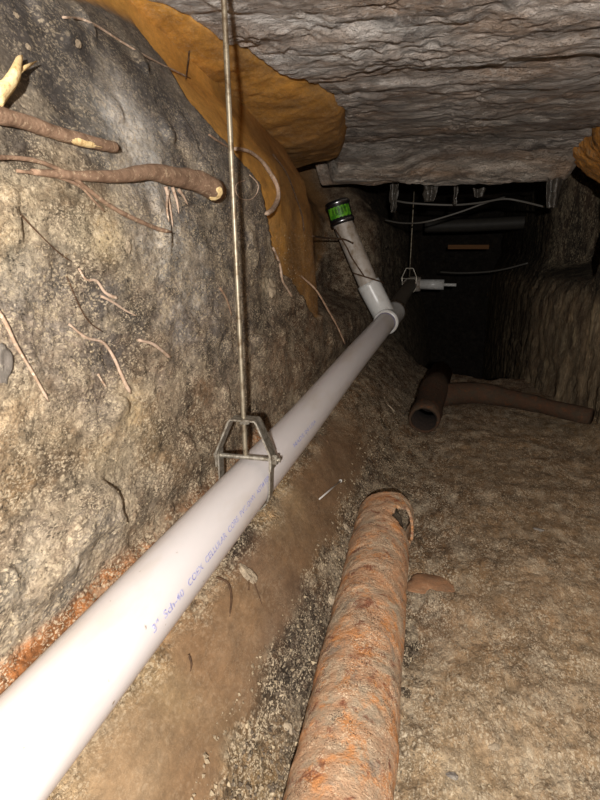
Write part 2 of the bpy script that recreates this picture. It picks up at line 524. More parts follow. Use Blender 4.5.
# floor
xs = np.linspace(-.32, .80, 230)
YY, XX = np.meshgrid(YS, xs, indexing='ij')
ZZ = np.zeros_like(XX)
P = np.stack([XX, YY, ZZ], -1).reshape(-1, 3)
fb = bvh_of(P, len(YS), len(xs))
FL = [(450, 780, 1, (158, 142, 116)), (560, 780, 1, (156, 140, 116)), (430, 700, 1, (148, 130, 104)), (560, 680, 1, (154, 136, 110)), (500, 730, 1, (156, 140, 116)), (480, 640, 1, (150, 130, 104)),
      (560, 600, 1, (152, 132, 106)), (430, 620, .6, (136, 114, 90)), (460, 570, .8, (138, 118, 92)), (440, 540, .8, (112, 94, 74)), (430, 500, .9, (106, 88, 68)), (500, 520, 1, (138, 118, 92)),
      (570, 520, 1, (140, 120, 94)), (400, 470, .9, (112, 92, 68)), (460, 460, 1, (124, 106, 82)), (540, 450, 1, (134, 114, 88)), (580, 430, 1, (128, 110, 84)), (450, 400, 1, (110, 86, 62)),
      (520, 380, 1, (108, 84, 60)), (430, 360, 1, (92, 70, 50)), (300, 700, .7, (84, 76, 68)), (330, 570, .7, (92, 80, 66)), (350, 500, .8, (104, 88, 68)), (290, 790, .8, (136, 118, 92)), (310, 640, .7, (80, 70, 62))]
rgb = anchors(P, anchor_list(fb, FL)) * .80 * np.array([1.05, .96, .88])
grit = np.clip(.55 + .35 * (1 - sst(-.05, .08, P[:, 0])) + .2 * fbm(P, 6, 2, 12), .2, 1)
P[:, 2] += .012 * fbm(P, 4, 3, 51) + .007 * fbm(P, 18, 4, 52) + grit * .0035 * fbm(P, 80, 3, 53, .6)
P[:, 2] += .05 * sst(.45, .62, P[:, 0]) ** 2
P[:, 2] -= 1.0 * sst(3.42, 3.72, P[:, 1] + .08 * fbm(P, 5, 3, 54))
P[:, 2] -= .006
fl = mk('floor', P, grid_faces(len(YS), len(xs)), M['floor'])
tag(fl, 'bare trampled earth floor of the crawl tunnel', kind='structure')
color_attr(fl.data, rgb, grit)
FLOOR = BVHTree.FromPolygons(P.tolist(), grid_faces(len(YS), len(xs)))
FP = P

# right wall
pr = profile([(.60, -1.0), (.60, -.02), (.61, .2), (.62, .5), (.63, .8), (.62, 1.25)], 240)
YY, jj = np.meshgrid(YS[YS > .5], np.arange(240), indexing='ij')
X = pr[jj, 0].copy(); Z = pr[jj, 1].copy(); Y = YY
X -= .175 * sst(2.35, 3.5, Y) * (1 - .45 * sst(.4, .7, Z))
X -= .17 * sst(.90, 1.10, Z) * sst(1.8, 2.4, Y) * (1 - sst(2.85, 3.05, Y))
X += .25 * sst(2.75, 3.0, Y) * (1 - sst(3.5, 3.8, Y)) * sst(.55, .65, Z)
P = np.stack([X, Y, Z], -1).reshape(-1, 3)
Q = P * np.array([1, 1, .25])
cr = sst(.1, .5, fbm(P, 7, 3, 73))
rgb = np.array(lin((104, 88, 68))) * (1 - cr[:, None]) + np.array(lin((72, 58, 44))) * cr[:, None]
pl = sst(.25, .5, fbm(Q, 26, 3, 74))[:, None] * .6
rgb = rgb * (1 - pl) + np.array(lin((168, 150, 118))) * pl
rec_shade = (sst(.46, .58, P[:, 2] + .05 * fbm(P, 7, 3, 77)) * sst(2.3, 2.6, P[:, 1]))[:, None] * .95  # shade of the upper right recess, put into the wall colour
rgb = rgb * (1 - rec_shade) + np.array(lin((28, 23, 19))) * rec_shade
oc = (sst(.88, .98, P[:, 2] + .08 * fbm(P, 8, 3, 75)) * (1 - sst(2.8, 3.0, P[:, 1])))[:, None]
rgb = rgb * (1 - oc) + np.array(lin((196, 134, 60))) * oc
P[:, 0] -= .014 * fbm(Q, 9, 3, 71) + .020 * fbm(Q, 40, 3, 72, .6) + .004 * fbm(P, 60, 3, 76)
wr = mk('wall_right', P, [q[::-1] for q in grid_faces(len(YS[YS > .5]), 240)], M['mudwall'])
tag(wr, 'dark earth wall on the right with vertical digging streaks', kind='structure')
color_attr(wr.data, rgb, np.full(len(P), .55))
RIGHT = BVHTree.FromPolygons(P.tolist(), grid_faces(len(YS[YS > .5]), 240))

# ceiling: crumpled plastic sheeting under the footing, ending in a sagging lip
yc = np.r_[np.linspace(.2, 2.5, 420), np.linspace(2.51, 3.0, 110)]
xc = np.linspace(-.72, .78, 440)
YY, XX = np.meshgrid(yc, xc, indexing='ij')
P = np.stack([XX, YY, ceil_z(YY, XX)], -1).reshape(-1, 3)
Yv = P[:, 1]
lip = Yv + .10 * fbm(P * np.array([1, 0, 0]), 3, 2, 81)
P[:, 2] -= .110 * sst(2.50, 2.80, lip)
P[:, 2] += .13 * sst(2.86, 2.97, lip)
Q = P * np.array([.30, 1, 1])
warp = P + .05 * np.stack([fbm(P, 4, 2, 82), fbm(P, 4, 2, 83), 0 * Yv], 1)
Q = warp * np.array([.30, 1, 0])
rid = lambda s, sd: 1 - np.abs(fbm(Q, s, 3, sd)) * 2.2
Q2 = warp @ np.array([[.8, -.6, 0], [.25, .75, 0], [0, 0, 0]]).T
P[:, 2] -= .0055 * (1 - np.abs(fbm(warp * np.array([.6, 1, 0]), 32, 2, 79)) * 2.4) * sst(-.3, .3, fbm(P, 5, 2, 78))
P[:, 2] += .016 * fbm(Q, 4, 3, 84) - .009 * rid(7, 85) - .005 * rid(16, 86) - .006 * (1 - np.abs(fbm(Q2, 12, 3, 89)) * 2.2)
# the sheet is tucked up behind the clay along the left side
eq = []
for q in ((60, -60), (100, -25), (145, 0), (200, 27), (262, 60), (328, 90), (354, 112), (350, 140), (338, 165)):
    d = ray(*q); z0 = 1.165
    for _ in range(3): z0 = 1.175 - .035 * (d.y * (z0 - CAM.z) / d.z - 1) - .02
    eq.append(CAM + d * ((z0 - CAM.z) / d.z))
eq.append(Vector((-.60, 2.8, 0)))
EY = [p.y for p in eq]; EX = [p.x for p in eq]
edge_x = np.interp(Yv, EY, EX) - .02
edge_x = edge_x + .02 * fbm(P, 9, 3, 88)
P[:, 2] += .10 * (1 - sst(-.05, .0, P[:, 0] - edge_x)) 
re = np.interp(Yv, [1.8, 2.1, 2.8, 3.0], [.8, .55, .45, .43]) + .02 * fbm(P, 8, 2, 90)
P[:, 2] += .07 * sst(-.01, .05, P[:, 0] - re)
tint = np.ones((len(P), 3))
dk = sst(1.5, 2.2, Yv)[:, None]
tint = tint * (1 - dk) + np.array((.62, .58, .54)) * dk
lp = (sst(2.60, 2.68, lip) * (1 - sst(2.84, 2.88, lip)))[:, None]
tint = tint * (1 - lp) + np.array((1.0, .93, .84)) * lp
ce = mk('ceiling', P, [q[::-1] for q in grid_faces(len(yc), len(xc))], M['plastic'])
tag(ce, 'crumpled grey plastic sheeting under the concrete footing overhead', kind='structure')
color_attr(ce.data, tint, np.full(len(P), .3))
CEIL = BVHTree.FromPolygons(P.tolist(), grid_faces(len(yc), len(xc)))

# (edge of the clay seam)
# clay seam lapping over the sheet, along the top of the left wall
yt = np.linspace(.3, 2.5, 300)
ut = np.linspace(0, 1, 60)
YY, UU = np.meshgrid(yt, ut, indexing='ij')
P = np.stack([0 * YY, YY, 0 * YY], -1).reshape(-1, 3)
ex = np.interp(P[:, 1], EY, EX)
u = UU.reshape(-1)
P[:, 0] = -.95 + (ex + .95 + .02 * fbm(P * np.array([0, 1, 0]), 6, 3, 91)) * u
P[:, 2] = ceil_z(P[:, 1], 0) - .055 + .06 * u ** 3 + .012 * (1 - u)
P[:, 2] -= .014 * fbm(P, 6, 3, 92) + .004 * fbm(P, 30, 3, 93)
P[:, 2] += .05 * sst(.93, 1, u)
P[:, 2] -= .05 * sst(1.6, 2.3, P[:, 1])
cc = np.array(lin((188, 136, 62)))[None] * (1 - .45 * sst(-.1, .5, fbm(P, 6, 4, 94)))[:, None]
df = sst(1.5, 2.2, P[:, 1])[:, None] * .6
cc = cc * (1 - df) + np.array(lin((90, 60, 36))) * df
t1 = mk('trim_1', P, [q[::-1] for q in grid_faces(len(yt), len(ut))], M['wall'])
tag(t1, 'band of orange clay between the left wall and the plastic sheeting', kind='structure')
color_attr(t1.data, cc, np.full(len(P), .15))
TRIM = BVHTree.FromPolygons(P.tolist(), grid_faces(len(yt), len(ut)))

# beyond the lip: rough soffit, end wall, pit bottom
def rough_sheet(name, o, a, b, n, m, mat, col, amp, seed, label, flip=False):
    U, V_ = np.meshgrid(np.linspace(0, 1, n), np.linspace(0, 1, m), indexing='ij')
    P = np.array(o) + U.reshape(-1, 1) * np.array(a) + V_.reshape(-1, 1) * np.array(b)
    nn = np.cross(a, b); nn = nn / np.linalg.norm(nn)
    P = P + nn * (amp * fbm(P, 4, 5, seed))[:, None]
    f = grid_faces(n, m)
    ob = mk(name, P, [q[::-1] for q in f] if flip else f, mat)
    tag(ob, label, kind='structure')
    color_attr(ob.data, np.tile(lin(col), (len(P), 1)) * (1 + .3 * fbm(P, 9, 3, seed + 1))[:, None], np.full(len(P), .05))
    return ob
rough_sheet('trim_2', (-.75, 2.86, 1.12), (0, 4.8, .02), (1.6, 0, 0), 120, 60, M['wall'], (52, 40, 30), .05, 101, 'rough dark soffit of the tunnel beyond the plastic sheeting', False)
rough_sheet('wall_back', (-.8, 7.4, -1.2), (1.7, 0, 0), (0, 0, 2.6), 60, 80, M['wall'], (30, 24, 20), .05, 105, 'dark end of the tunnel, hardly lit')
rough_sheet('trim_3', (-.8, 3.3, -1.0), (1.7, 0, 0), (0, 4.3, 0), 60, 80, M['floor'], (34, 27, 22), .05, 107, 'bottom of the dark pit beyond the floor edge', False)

ALL = [WALL, FLOOR, RIGHT, CEIL, TRIM]


def hit(px, py, bvs=None):
    best = None
    d = ray(px, py)
    for b in (bvs or ALL):
        h = b.ray_cast(CAM, d)
        if h[0] and (best is None or h[3] < best[3]): best = h
    p, nn = best[0], best[1]
    if nn.dot(d) > 0: nn = -nn
    return p, nn


# ------------------------------------------------------------------ white drain pipe
R = .0445
pa = [at(67, 694, .40) + (at(67, 694, .40) - at(240, 494, .90)) * .72, at(67, 694, .40), at(240, 494, .90), at(307, 417, 1.40), at(353, 360, 1.98), at(386, 322, 2.60)]
axis = catmull(pa, 14)
for _ in range(30):
    axis[1:-1] = [(axis[i - 1] + axis[i] * 2 + axis[i + 1]) / 4 for i in range(1, len(axis) - 1)]
pipe = empty('drain_pipe', axis[0], 'long white plastic drain pipe running along the left wall, with capped riser', 'pipe')
mk('barrel', *tube(axis, R, 48, inner=.0055), M['pvc'], pipe)
d_end = (axis[-1] - axis[-4]).normalized()
E0 = axis[-1]
# wye fitting: hub with a flared rim, body and the angled branch socket
rs0, rs1, rs2, rs3 = at(386, 318, 2.66), at(368, 283, 2.66), at(343, 224, 2.66), at(336.5, 201, 2.66)
hubpts = [E0 - d_end * .012, E0 - d_end * .006, E0, E0 + d_end * .04, E0 + d_end * .07, E0 + d_end * .20, E0 + d_end * .25]
wye = mk('wye_fitting', *join(tube(hubpts, [.0475, .0560, .0560, .0530, .050, .050, .053], 40, cap=True),
                              tube([rs0 - (rs1 - rs0) * .1, rs0.lerp(rs1, .5), rs0.lerp(rs1, .93), rs1], [.050, .0515, .053, .052], 40)), M['pvc_fit'], pipe)
wye['label'] = 'clean white wye fitting'
mk('primer_ring', *tube([E0 - d_end * .030, E0 - d_end * .012], R + .0008, 40), M['primer'], wye)
far = [E0 + d_end * .2, at(399, 301, 3.45), at(411, 284, 4.35)]
mk('barrel', *tube(catmull(far, 10), R, 32), M['pvc_shade'], pipe)['label'] = 'far shaded length of the pipe past the wye'
g0 = at(411, 284, 4.35)
sx = Vector((1, -.12, 0)).normalized()
el = mk('elbow_fitting', *tube([g0 - Vector((.012, .05, .01)), g0, g0 + sx * .04, g0 + sx * .07], [.05, .054, .054, .05], 24), M['pvc_dusty'], pipe)
st = mk('branch_stub', *tube([g0 + sx * .06, g0 + sx * .235], .036, 28), M['pvc_fit'], pipe)
st['label'] = 'short white stub turned to the right at the far end'
mk('stub_rod', *tube([g0 + sx * .235, g0 + sx * .32], .011, 10), M['pvc_fit'], st)
ris = mk('riser', *tube([rs1 - (rs1 - rs0) * .3, rs1, rs2, rs2.lerp(rs3, .8)], R, 36, inner=.005), M['pvc_dusty'], pipe)
ris['label'] = 'dusty white riser leaning left'
cdv = (rs3 - rs2).normalized()
L = (rs3 - rs2).length
cap = mk('rubber_cap', *tube([rs2, rs2 + cdv * .004, rs2 + cdv * .02, rs2 + cdv * .024, rs3 - cdv * .026, rs3 - cdv * .022, rs3 - cdv * .004, rs3],
                            [.050, .0545, .0545, .0515, .0515, .0545, .0545, .048], 40), M['rubber'], pipe)
cap['label'] = 'black rubber cap with green label'
for q in (.011, L - .013):
    mk('clamp_band', *tube([rs2 + cdv * (q - .0055), rs2 + cdv * (q + .0055)], .0556, 40), M['steel'], cap)
# green label: curved patch on the cap facing the camera
tocam = (CAM - rs2); tocam = (tocam - cdv * tocam.dot(cdv)).normalized(); side = cdv.cross(tocam)
V, Fc = [], []
for i in range(25):
    a = math.radians(-62 + 124 * i / 24)
    for hh in (.027, L - .029):
        wv = .0018 * math.sin(i * 1.7)
        V.append(rs2 + cdv * (hh + wv) + (tocam * math.cos(a) + side * math.sin(a)) * .0524)
for i in range(24): Fc.append((2 * i, 2 * i + 2, 2 * i + 3, 2 * i + 1))
gl = mk('cap_label', V, Fc, M['green'], cap)
V, Fc = [], []
for s0 in (-38, -22, -7, 9, 24):
    for k in range(4):
        a0 = math.radians(s0 + k * 3); a1 = math.radians(s0 + k * 3 + 2)
        h0 = .036 + .008 * ((k + 1) % 2); h1 = L - .040 + .006 * (k % 3 > 0)
        b = len(V)
        for a, hh in ((a0, h0), (a1, h0), (a1, h1), (a0, h1)):
            V.append(rs2 + cdv * hh + (tocam * math.cos(a) + side * math.sin(a)) * .0529)
        Fc.append((b, b + 1, b + 2, b + 3))
mk('label_lettering', V, Fc, M['ink'], gl)

# blue print on the pipe: letters wrapped round the barrel
fr = frames(axis)
cum = [0]
for i in range(1, len(axis)): cum.append(cum[-1] + (axis[i] - axis[i - 1]).length)


def axis_at(s):
    for i in range(1, len(axis)):
        if cum[i] >= s:
            t = (s - cum[i - 1]) / (cum[i] - cum[i - 1])
            return axis[i - 1].lerp(axis[i], t), (axis[i] - axis[i - 1]).normalized()
    return axis[-1], d_end


PB = BVHTree.FromPolygons(*[list(map(tuple, x)) for x in tube(axis, R, 96, cap=False)])


def on_pipe(px, py):
    h = PB.ray_cast(CAM, ray(px, py))[0]
    best = min(range(len(axis) * 10), key=lambda k: (axis_at(cum[-1] * k / (len(axis) * 10))[0] - h).length)
    s = cum[-1] * best / (len(axis) * 10)
    p, t = axis_at(s)
    r = h - p
    x = t.cross(Vector((0, 0, 1))).normalized()      # to the right of the pipe
    y = x.cross(t)
    return s, math.atan2(r.dot(y), r.dot(x))


def wrap_text(body, px0, px1, size, parent, name, zx=None):
    s0, a0 = on_pipe(*px0); s1, a1 = on_pipe(*px1)
    cu = bpy.data.curves.new(name, 'FONT'); cu.body = body; cu.size = size; cu.resolution_u = 3
    cu.offset = size * .012
    to = bpy.data.objects.new('tmp', cu); COL.objects.link(to)
    bpy.context.view_layer.update()
    me = bpy.data.meshes.new_from_object(to.evaluated_get(bpy.context.evaluated_depsgraph_get()))
    bpy.data.objects.remove(to)
    bm = bmesh.new(); bm.from_mesh(me)
    bmesh.ops.triangulate(bm, faces=bm.faces)
    for k in range(-3, 12):
        g = bm.verts[:] + bm.edges[:] + bm.faces[:]
        bmesh.ops.bisect_plane(bm, geom=g, plane_co=(0, k * size * .1, 0), plane_no=(0, 1, 0))
    xm = max(v.co.x for v in bm.verts)
    for v in bm.verts:
        u = v.co.x / xm
        s = s0 + (s1 - s0) * u
        p, t = axis_at(s)
        x = t.cross(Vector((0, 0, 1))).normalized(); y = x.cross(t)
        a = a0 + (a1 - a0) * u + v.co.y / R
        v.co = p + (x * math.cos(a) + y * math.sin(a)) * (R + .0010)
    bm.to_mesh(me); bm.free()
    o = bpy.data.objects.new(name, me); COL.objects.link(o); me.materials.clear(); me.materials.append(M['print'])
    o.parent = parent
    me.transform(Matrix.Translation(-parent.location))
    return o


wrap_text('3"  Sch-40', (153, 634), (184, 594), .0125, pipe, 'printed_marking')
wrap_text('COEX  CELLULAR  CORE  PVC-DWV  ASTM F891', (188, 588), (270, 478), .0115, pipe, 'printed_marking')
wrap_text('MADE IN USA', (294, 448), (316, 422), .0115, pipe, 'printed_marking')

# ------------------------------------------------------------------ pipe hangers
def flat_strip(path, wdt, thk, ydir):
    """flat bar bent along a path, width along ydir"""
    V, Fc = [], []
    n_ = len(path)
    for i, p in enumerate(path):
        a = path[max(0, i - 1)]; b = path[min(n_ - 1, i + 1)]
        t = (b - a).normalized(); nr = t.cross(ydir).normalized()
        for sy, sn in ((-1, -1), (1, -1), (1, 1), (-1, 1)):
            V.append(p + ydir * (sy * wdt / 2) + nr * (sn * thk / 2))
    for i in range(n_ - 1):
        for k in range(4):
            Fc.append((4 * i + k, 4 * i + (k + 1) % 4, 4 * i + 4 + (k + 1) % 4, 4 * i + 4 + k))
    Fc.append((0, 1, 2, 3)[::-1]); Fc.append(tuple(4 * (n_ - 1) + k for k in range(4)))
    return V, Fc


def hexa(c, axis_, r, h):
    a = axis_.orthogonal().normalized(); b = axis_.cross(a)
    V = [c + axis_ * (s * h / 2) + (a * math.cos(k * math.pi / 3) + b * math.sin(k * math.pi / 3)) * r for s in (-1, 1) for k in range(6)]
    Fc = [(k, (k + 1) % 6, 6 + (k + 1) % 6, 6 + k) for k in range(6)] + [tuple(range(6))[::-1], tuple(range(6, 12))]
    return V, Fc


def hanger(c, t, top, label, fine=True, name='pipe_hanger'):
    hx = Vector((t.y, -t.x, 0)).normalized(); hy = Vector((-hx.y, hx.x, 0)); hz = Vector((0, 0, 1))
    if hy.dot(t) < 0: hy = -hy
    e = empty(name, c - hz * .05, label, 'pipe hanger', 'pipe hangers')
    q = lambda x, z: c + hx * x + hz * z
    up_ = [q(-.051, .040), q(-.0515, .062), q(-.050, .070), q(-.026, .126), q(-.022, .1305), q(.022, .1305), q(.026, .126), q(.050, .070), q(.0515, .062), q(.051, .040)]
    mk('yoke', *flat_strip(up_, .030, .0032, hy), M['galv'], e, smooth=False)
    lo_ = [q(-.0485, .068)] + [q(.0475 * math.cos(a), .0475 * math.sin(a)) for a in np.linspace(math.pi, 2 * math.pi, 25)] + [q(.0485, .068)]
    mk('strap', *flat_strip(lo_, .022, .0028, hy), M['galv'], e, smooth=False)
    mk('cross_bolt', *join(tube([q(-.060, .058), q(.066, .058)], .0042, 14), hexa(q(-.0545, .058), hx, .0085, .006)), M['galv'], e, smooth=False)
    mk('nut', *hexa(q(.0565, .058), hx, .0095, .008), M['galv'], e, smooth=False)
    base = q(0, .062)
    dv = (top - base)
    n_ = int(dv.length / .0011) if fine else 4
    pts = [base + dv * (i / n_) for i in range(n_ + 1)]
    mk('threaded_rod', *tube(pts, [.0048 if i % 2 else .0039 for i in range(n_ + 1)] if fine else .0048, 12), M['rod'], e)
    mk('rod_nut', *hexa(q(0, .1255) + hz * 0, hz, .0095, .008), M['galv'], e, smooth=False)
    return e


hp, ht = axis_at(cum[min(range(len(axis)), key=lambda i: abs(axis[i].y - .935))])
hanger(hp, ht, at(221, -60, .925), 'steel clevis hanger on a long threaded rod holding the near length of white pipe')
hp2 = at(409, 287, 4.25)
hanger(hp2, (far[2] - far[1]).normalized(), Vector((hp2.x + .005, hp2.y, 1.14)), 'small steel hanger far back in the dark, by the white stub', False)

# ------------------------------------------------------------------ rusty iron pipe on the floor
ra, rb_ = Vector((-.083, .30, .044)), Vector((-.134, 1.395, .040))
rdir = (rb_ - ra).normalized()
rx = rdir.cross(Vector((0, 0, 1))).normalized(); rz = rx.cross(rdir)
nS, nA = 300, 96
Lr = (rb_ - ra).length
V = []
for i in range(nS + 1):
    s = Lr * i / nS
    V += [(s, 2 * math.pi * k / nA) for k in range(nA)]
V = np.array(V)
s, a = V[:, 0], V[:, 1]
rr = .060 + .009 * np.clip(.25 + np.cos(a), 0, 1) * sst(Lr - .135, Lr - .10, s) - .004 * sst(Lr - .03, Lr, s)
pos = np.array(ra)[None] + s[:, None] * np.array(rdir) + rr[:, None] * (np.cos(a)[:, None] * np.array(rx) + np.sin(a)[:, None] * np.array(rz))
dd = .0032 * fbm(pos, 22, 4, 131) + .0014 * fbm(pos, 90, 3, 132)
pos += dd[:, None] * (np.cos(a)[:, None] * np.array(rx) + np.sin(a)[:, None] * np.array(rz))
# ragged end and the broken-out notch on the right
ragged = Lr - .012 - .010 * vn(np.stack([np.cos(a), np.sin(a), 0 * a], 1), 2.5, 7) - .05 * np.clip(np.sin(a), 0, 1) ** 2 * 0
adeg = np.degrees(a)
nd = ((s - (Lr - .125)) / .050) ** 2 + ((((adeg + 180) % 360 - 180) - 30) / 36) ** 2
nd = nd + .35 * vn(pos, 55, 8)
keep = (s < ragged) & (nd > 1)
idx = np.arange(len(V)).reshape(nS + 1, nA)
faces = []
for i in range(nS):
    for k in range(nA):
        q = (idx[i, k], idx[i, (k + 1) % nA], idx[i + 1, (k + 1) % nA], idx[i + 1, k])
        if all(keep[j] for j in q): faces.append(tuple(int(j) for j in q))
ip = empty('rusty_pipe', (ra.x, ra.y, 0), 'rusty orange cast iron pipe lying on the floor with a broken end', 'pipe')
bar = mk('barrel', pos, faces, M['rust'], ip)
bm = bmesh.new(); bm.from_mesh(bar.data); bmesh.ops.delete(bm, geom=[v for v in bm.verts if not v.link_faces], context='VERTS'); bm.to_mesh(bar.data); bm.free()
so = bar.modifiers.new('wall', 'SOLIDIFY'); so.thickness = .007; so.offset = -1
# earth packed inside the broken end
V, Fc = tube([ra + rdir * (Lr * q) for q in np.linspace(.70, .965, 40)], .0455, 40)
Vn = np.array([tuple(v) for v in V]); Vn += (.006 * fbm(Vn, 30, 4, 140))[:, None]
mk('packed_earth', Vn, Fc, M['crumbdark'], ip)['label'] = 'dark earth packed inside'

# old iron tee far down the floor, open hub facing us
h0, h1, h2 = at(424, 420, 2.22), at(433, 392, 2.46), at(441, 372, 2.85)
h0.z = max(h0.z, .055)
te = empty('iron_tee', (h0.x, h0.y, 0), 'old rusty iron tee fitting half buried in the floor, dark open end facing', 'pipe fitting')
hd = (h1 - h0).normalized()
V, Fc = tube([h0, h0 + hd * .02, h0 + hd * .06, h0 + hd * .075, h1, h2], [.058, .062, .062, .056, .060, .052], 40, inner=.009)
Vn = np.array([tuple(v) for v in V]); Vn += .004 * fbm(Vn, 25, 3, 150)[:, None]
mk('hub', Vn, Fc, M['rustdark'], te)
Vn, Fc = join(tube([h0 + hd * .002, h0 + hd * .074, h0 + hd * .08, h0 + hd * .15], [.0485, .0485, .0462, .0462], 32, inner=.001), tube([h0 + hd * .15, h0 + hd * .16], .046, 32))
mk('bore_shade', Vn, Fc, M['bore_shade'], te)  # added dark lining: the shade inside the open hub as colour
V, Fc = tube(catmull([h1 + Vector((-.02, .03, 0)), at(480, 388, 2.60), at(520, 395, 2.52), at(592, 411, 2.36)], 8), [.052 - .0009 * i for i in range(25)], 32)
Vn = np.array([tuple(v) for v in V]); Vn[:, 2] -= .024; Vn += .006 * fbm(Vn, 16, 4, 151)[:, None]
mk('side_branch', Vn, Fc, M['rustdark'], te)['label'] = 'orange brown branch running to the right wall'

# ------------------------------------------------------------------ roots
def root(pts, r, mat, label, name='root', cut=False, lift=.5, group=None, wob=.12, step=5, parent=None, flat=1.0, over=None, seg=9):
    """root following the wall through points seen in the photo; r in pixels (start, end)"""
    path = []
    dense = catmull([Vector((x, y, 0)) for x, y in pts], step)
    nD = len(dense)
    for i, q in enumerate(dense):
        p, nn = hit(q.x, q.y)
        t = i / max(1, nD - 1)
        rp = (r[0] + (r[1] - r[0]) * t) * pxm(p)
        path.append((p + nn * rp * lift + (nn * (over[0] + (over[1] - over[0]) * t) if over else Vector()), rp))
    P_ = [p for p, _ in path]
    for _ in range(2):
        P_[1:-1] = [(P_[i - 1] + P_[i] * 2 + P_[i + 1]) / 4 for i in range(1, nD - 1)]
    rad = [rp * (1 + random.uniform(-wob, wob)) for _, rp in path]
    if not cut: rad[-1] *= .35
    if parent is None:
        o = mk(name, *tube(P_, rad, seg, flat=flat), M[mat], loc=tuple(P_[0]))
        tag(o, label, 'root', group)
    else:
        o = mk(name, *tube(P_, rad, seg, flat=flat), M[mat], parent)
        if label: o['label'] = label
    return o, P_, rad


r1, P_, rad = root([(30, 172), (70, 176), (110, 178), (145, 174), (180, 180), (209, 188)], (3, 11.5), 'root', 'thickest brown root, sawn off beside the threaded rod, pale cut end', cut=True, lift=.75, wob=.06, seg=18)
tv = (P_[-1] - P_[-3]).normalized()
tc_ = (CAM - P_[-1]).normalized()
cc_ = P_[-1] - tv * rad[-1] * .25 + tc_ * rad[-1] * 1.2 - Vector((0, 0, rad[-1] * .25))
nv = (tc_ + tv * .7 - Vector((0, 0, .3))).normalized()
mk('cut_end', *tube([cc_ - nv * .006, cc_ + nv * .0035, cc_ + nv * .0045], [rad[-1] * .8, rad[-1] * .74, rad[-1] * .6], 8, wob=.12), M['wood'], r1)['label'] = 'pale sawn end'
for q in ([(163, 187), (168, 205), (172, 228)], [(170, 188), (175, 200), (178, 214)], [(176, 190), (182, 197), (187, 205)], [(166, 190), (165, 208), (168, 222)]):
    root(q, (1.8, .7), 'rootpale', None, 'rootlet', parent=r1, lift=1.5)
r2, P_, rad = root([(-25, 112), (5, 119), (35, 128), (70, 139), (100, 146), (112, 148)], (9, 5), 'root', 'thick reddish root at the upper left with a peeled pale patch', cut=True, lift=.7, wob=.07, seg=16)
k0 = int(len(P_) * .62)
dn = ((CAM - P_[k0]).normalized() - Vector((0, 0, .35))).normalized()
mk('peeled_patch', *tube([p + dn * x * .46 for p, x in zip(P_[k0 - 3:k0 + 5], rad[k0 - 3:k0 + 5])], [x * q for x, q in zip(rad[k0 - 3:k0 + 5], (.3, .66, .78, .74, .78, .7, .7, .3))], 14), M['wood'], r2)['label'] = 'pale patch where the bark is gone'
root([(-20, 155), (10, 158), (42, 164), (70, 178), (105, 205), (138, 223), (170, 234)], (2.6, 2.2), 'root', 'slender brown root sweeping under the thickest root and down to the right', lift=1.5)
root([(15, 171), (50, 176), (78, 186), (92, 200), (104, 212)], (1.9, .9), 'root', 'thin root branching down left of centre below the slender sweeping root', lift=1.2)
root([(232, 150), (245, 153), (258, 164), (268, 180), (272, 194), (267, 206), (256, 215)], (1.6, 2.6), 'rootpale', 'pale pink root hooked like a question mark to the right of the threaded rod', lift=1.0, over=(.005, .018))
root([(-12, 300), (2, 319), (14, 344), (30, 370), (48, 402)], (2.2, 1.3), 'rootpale', 'straight pale root slanting down at the left edge of the wall', lift=1.0)
root([(68, 324), (85, 338), (102, 342), (112, 357), (120, 375), (129, 394)], (1.2, 2.0), 'rootpale', 'kinked pale root low on the wall, middle of the left wall', lift=1.0)
root([(78, 268), (85, 280), (95, 280), (102, 290), (108, 295), (116, 298)], (1.1, 1.8), 'rootpale', 'zigzag pale rootlet above the small hollow in the wall', lift=1.0)
root([(137, 340), (150, 343), (160, 350), (169, 358)], (1.6, 1.6), 'rootpale', 'short pale root right of the small hollow, curving down', lift=1.0)
root([(97, 374), (101, 381), (105, 387)], (1.2, 1.2), 'rootpale', 'tiny pale root stub beside the kinked pale root', lift=1.0)
root([(100, 296), (112, 302), (124, 310), (136, 316)], (1.3, .8), 'rootpale', 'fine pale root crossing the small dark hollow', lift=1.0)
root([(62, 18), (82, 20), (100, 29), (125, 45), (155, 62), (190, 79)], (1.3, .9), 'rootpale', 'hair-thin root running below the orange clay at the top of the wall', lift=.9)
root([(189, 50), (187, 64), (185, 80)], (.9, .7), 'rootdark', 'short dark rootlet on the clay near the top of the rod', lift=1.4)
root([(208, 135), (218, 142), (232, 150)], (1.1, 1.1), 'root', 'thin brown root passing behind the threaded rod into the hooked one', lift=1.0)
root([(249, 175), (258, 185), (254, 197), (244, 200), (236, 194), (236, 184), (246, 180)], (.55, .5), 'rootpale', 'wispy looped rootlet beside the hooked pale root', lift=1.0)
root([(272, 248), (279, 265), (281, 280), (287, 290), (291, 297)], (1.3, 1.1), 'rootpale', 'short crooked root below the hooked pale root', lift=1.0)
root([(272, 155), (285, 172), (293, 192), (301, 215), (303, 232)], (.9, .9), 'rootdark', 'thin dark root running down the orange clay', lift=1.2)
root([(219, 288), (226, 300), (231, 316)], (1.2, .8), 'root', 'short brown root just left of the threaded rod', lift=1.0)
root([(216, 578), (227, 583), (231, 597), (229, 617)], (1.3, 1.0), 'rootdark', 'hooked dark root on the mud bank below the pipe', lift=.9)
root([(188, 655), (191, 664), (190, 672)], (1.2, .7), 'rootdark', 'tiny dark root on the mud bank near the lower edge of the pipe', lift=.9)
root([(318, 436), (328, 443), (334, 456)], (1.0, .8), 'rootdark', 'thin dark root on the bank beyond the hanger', lift=.9)
root([(248, 590), (250, 575), (262, 606)], (.9, .7), 'rootdark', 'fine dark root beside the lumpy stone on the mud bank', lift=.9)
root([(20, 215), (55, 250), (72, 262)], (.9, .6), 'rootdark', 'fine dark root above the zigzag rootlet', lift=.8)
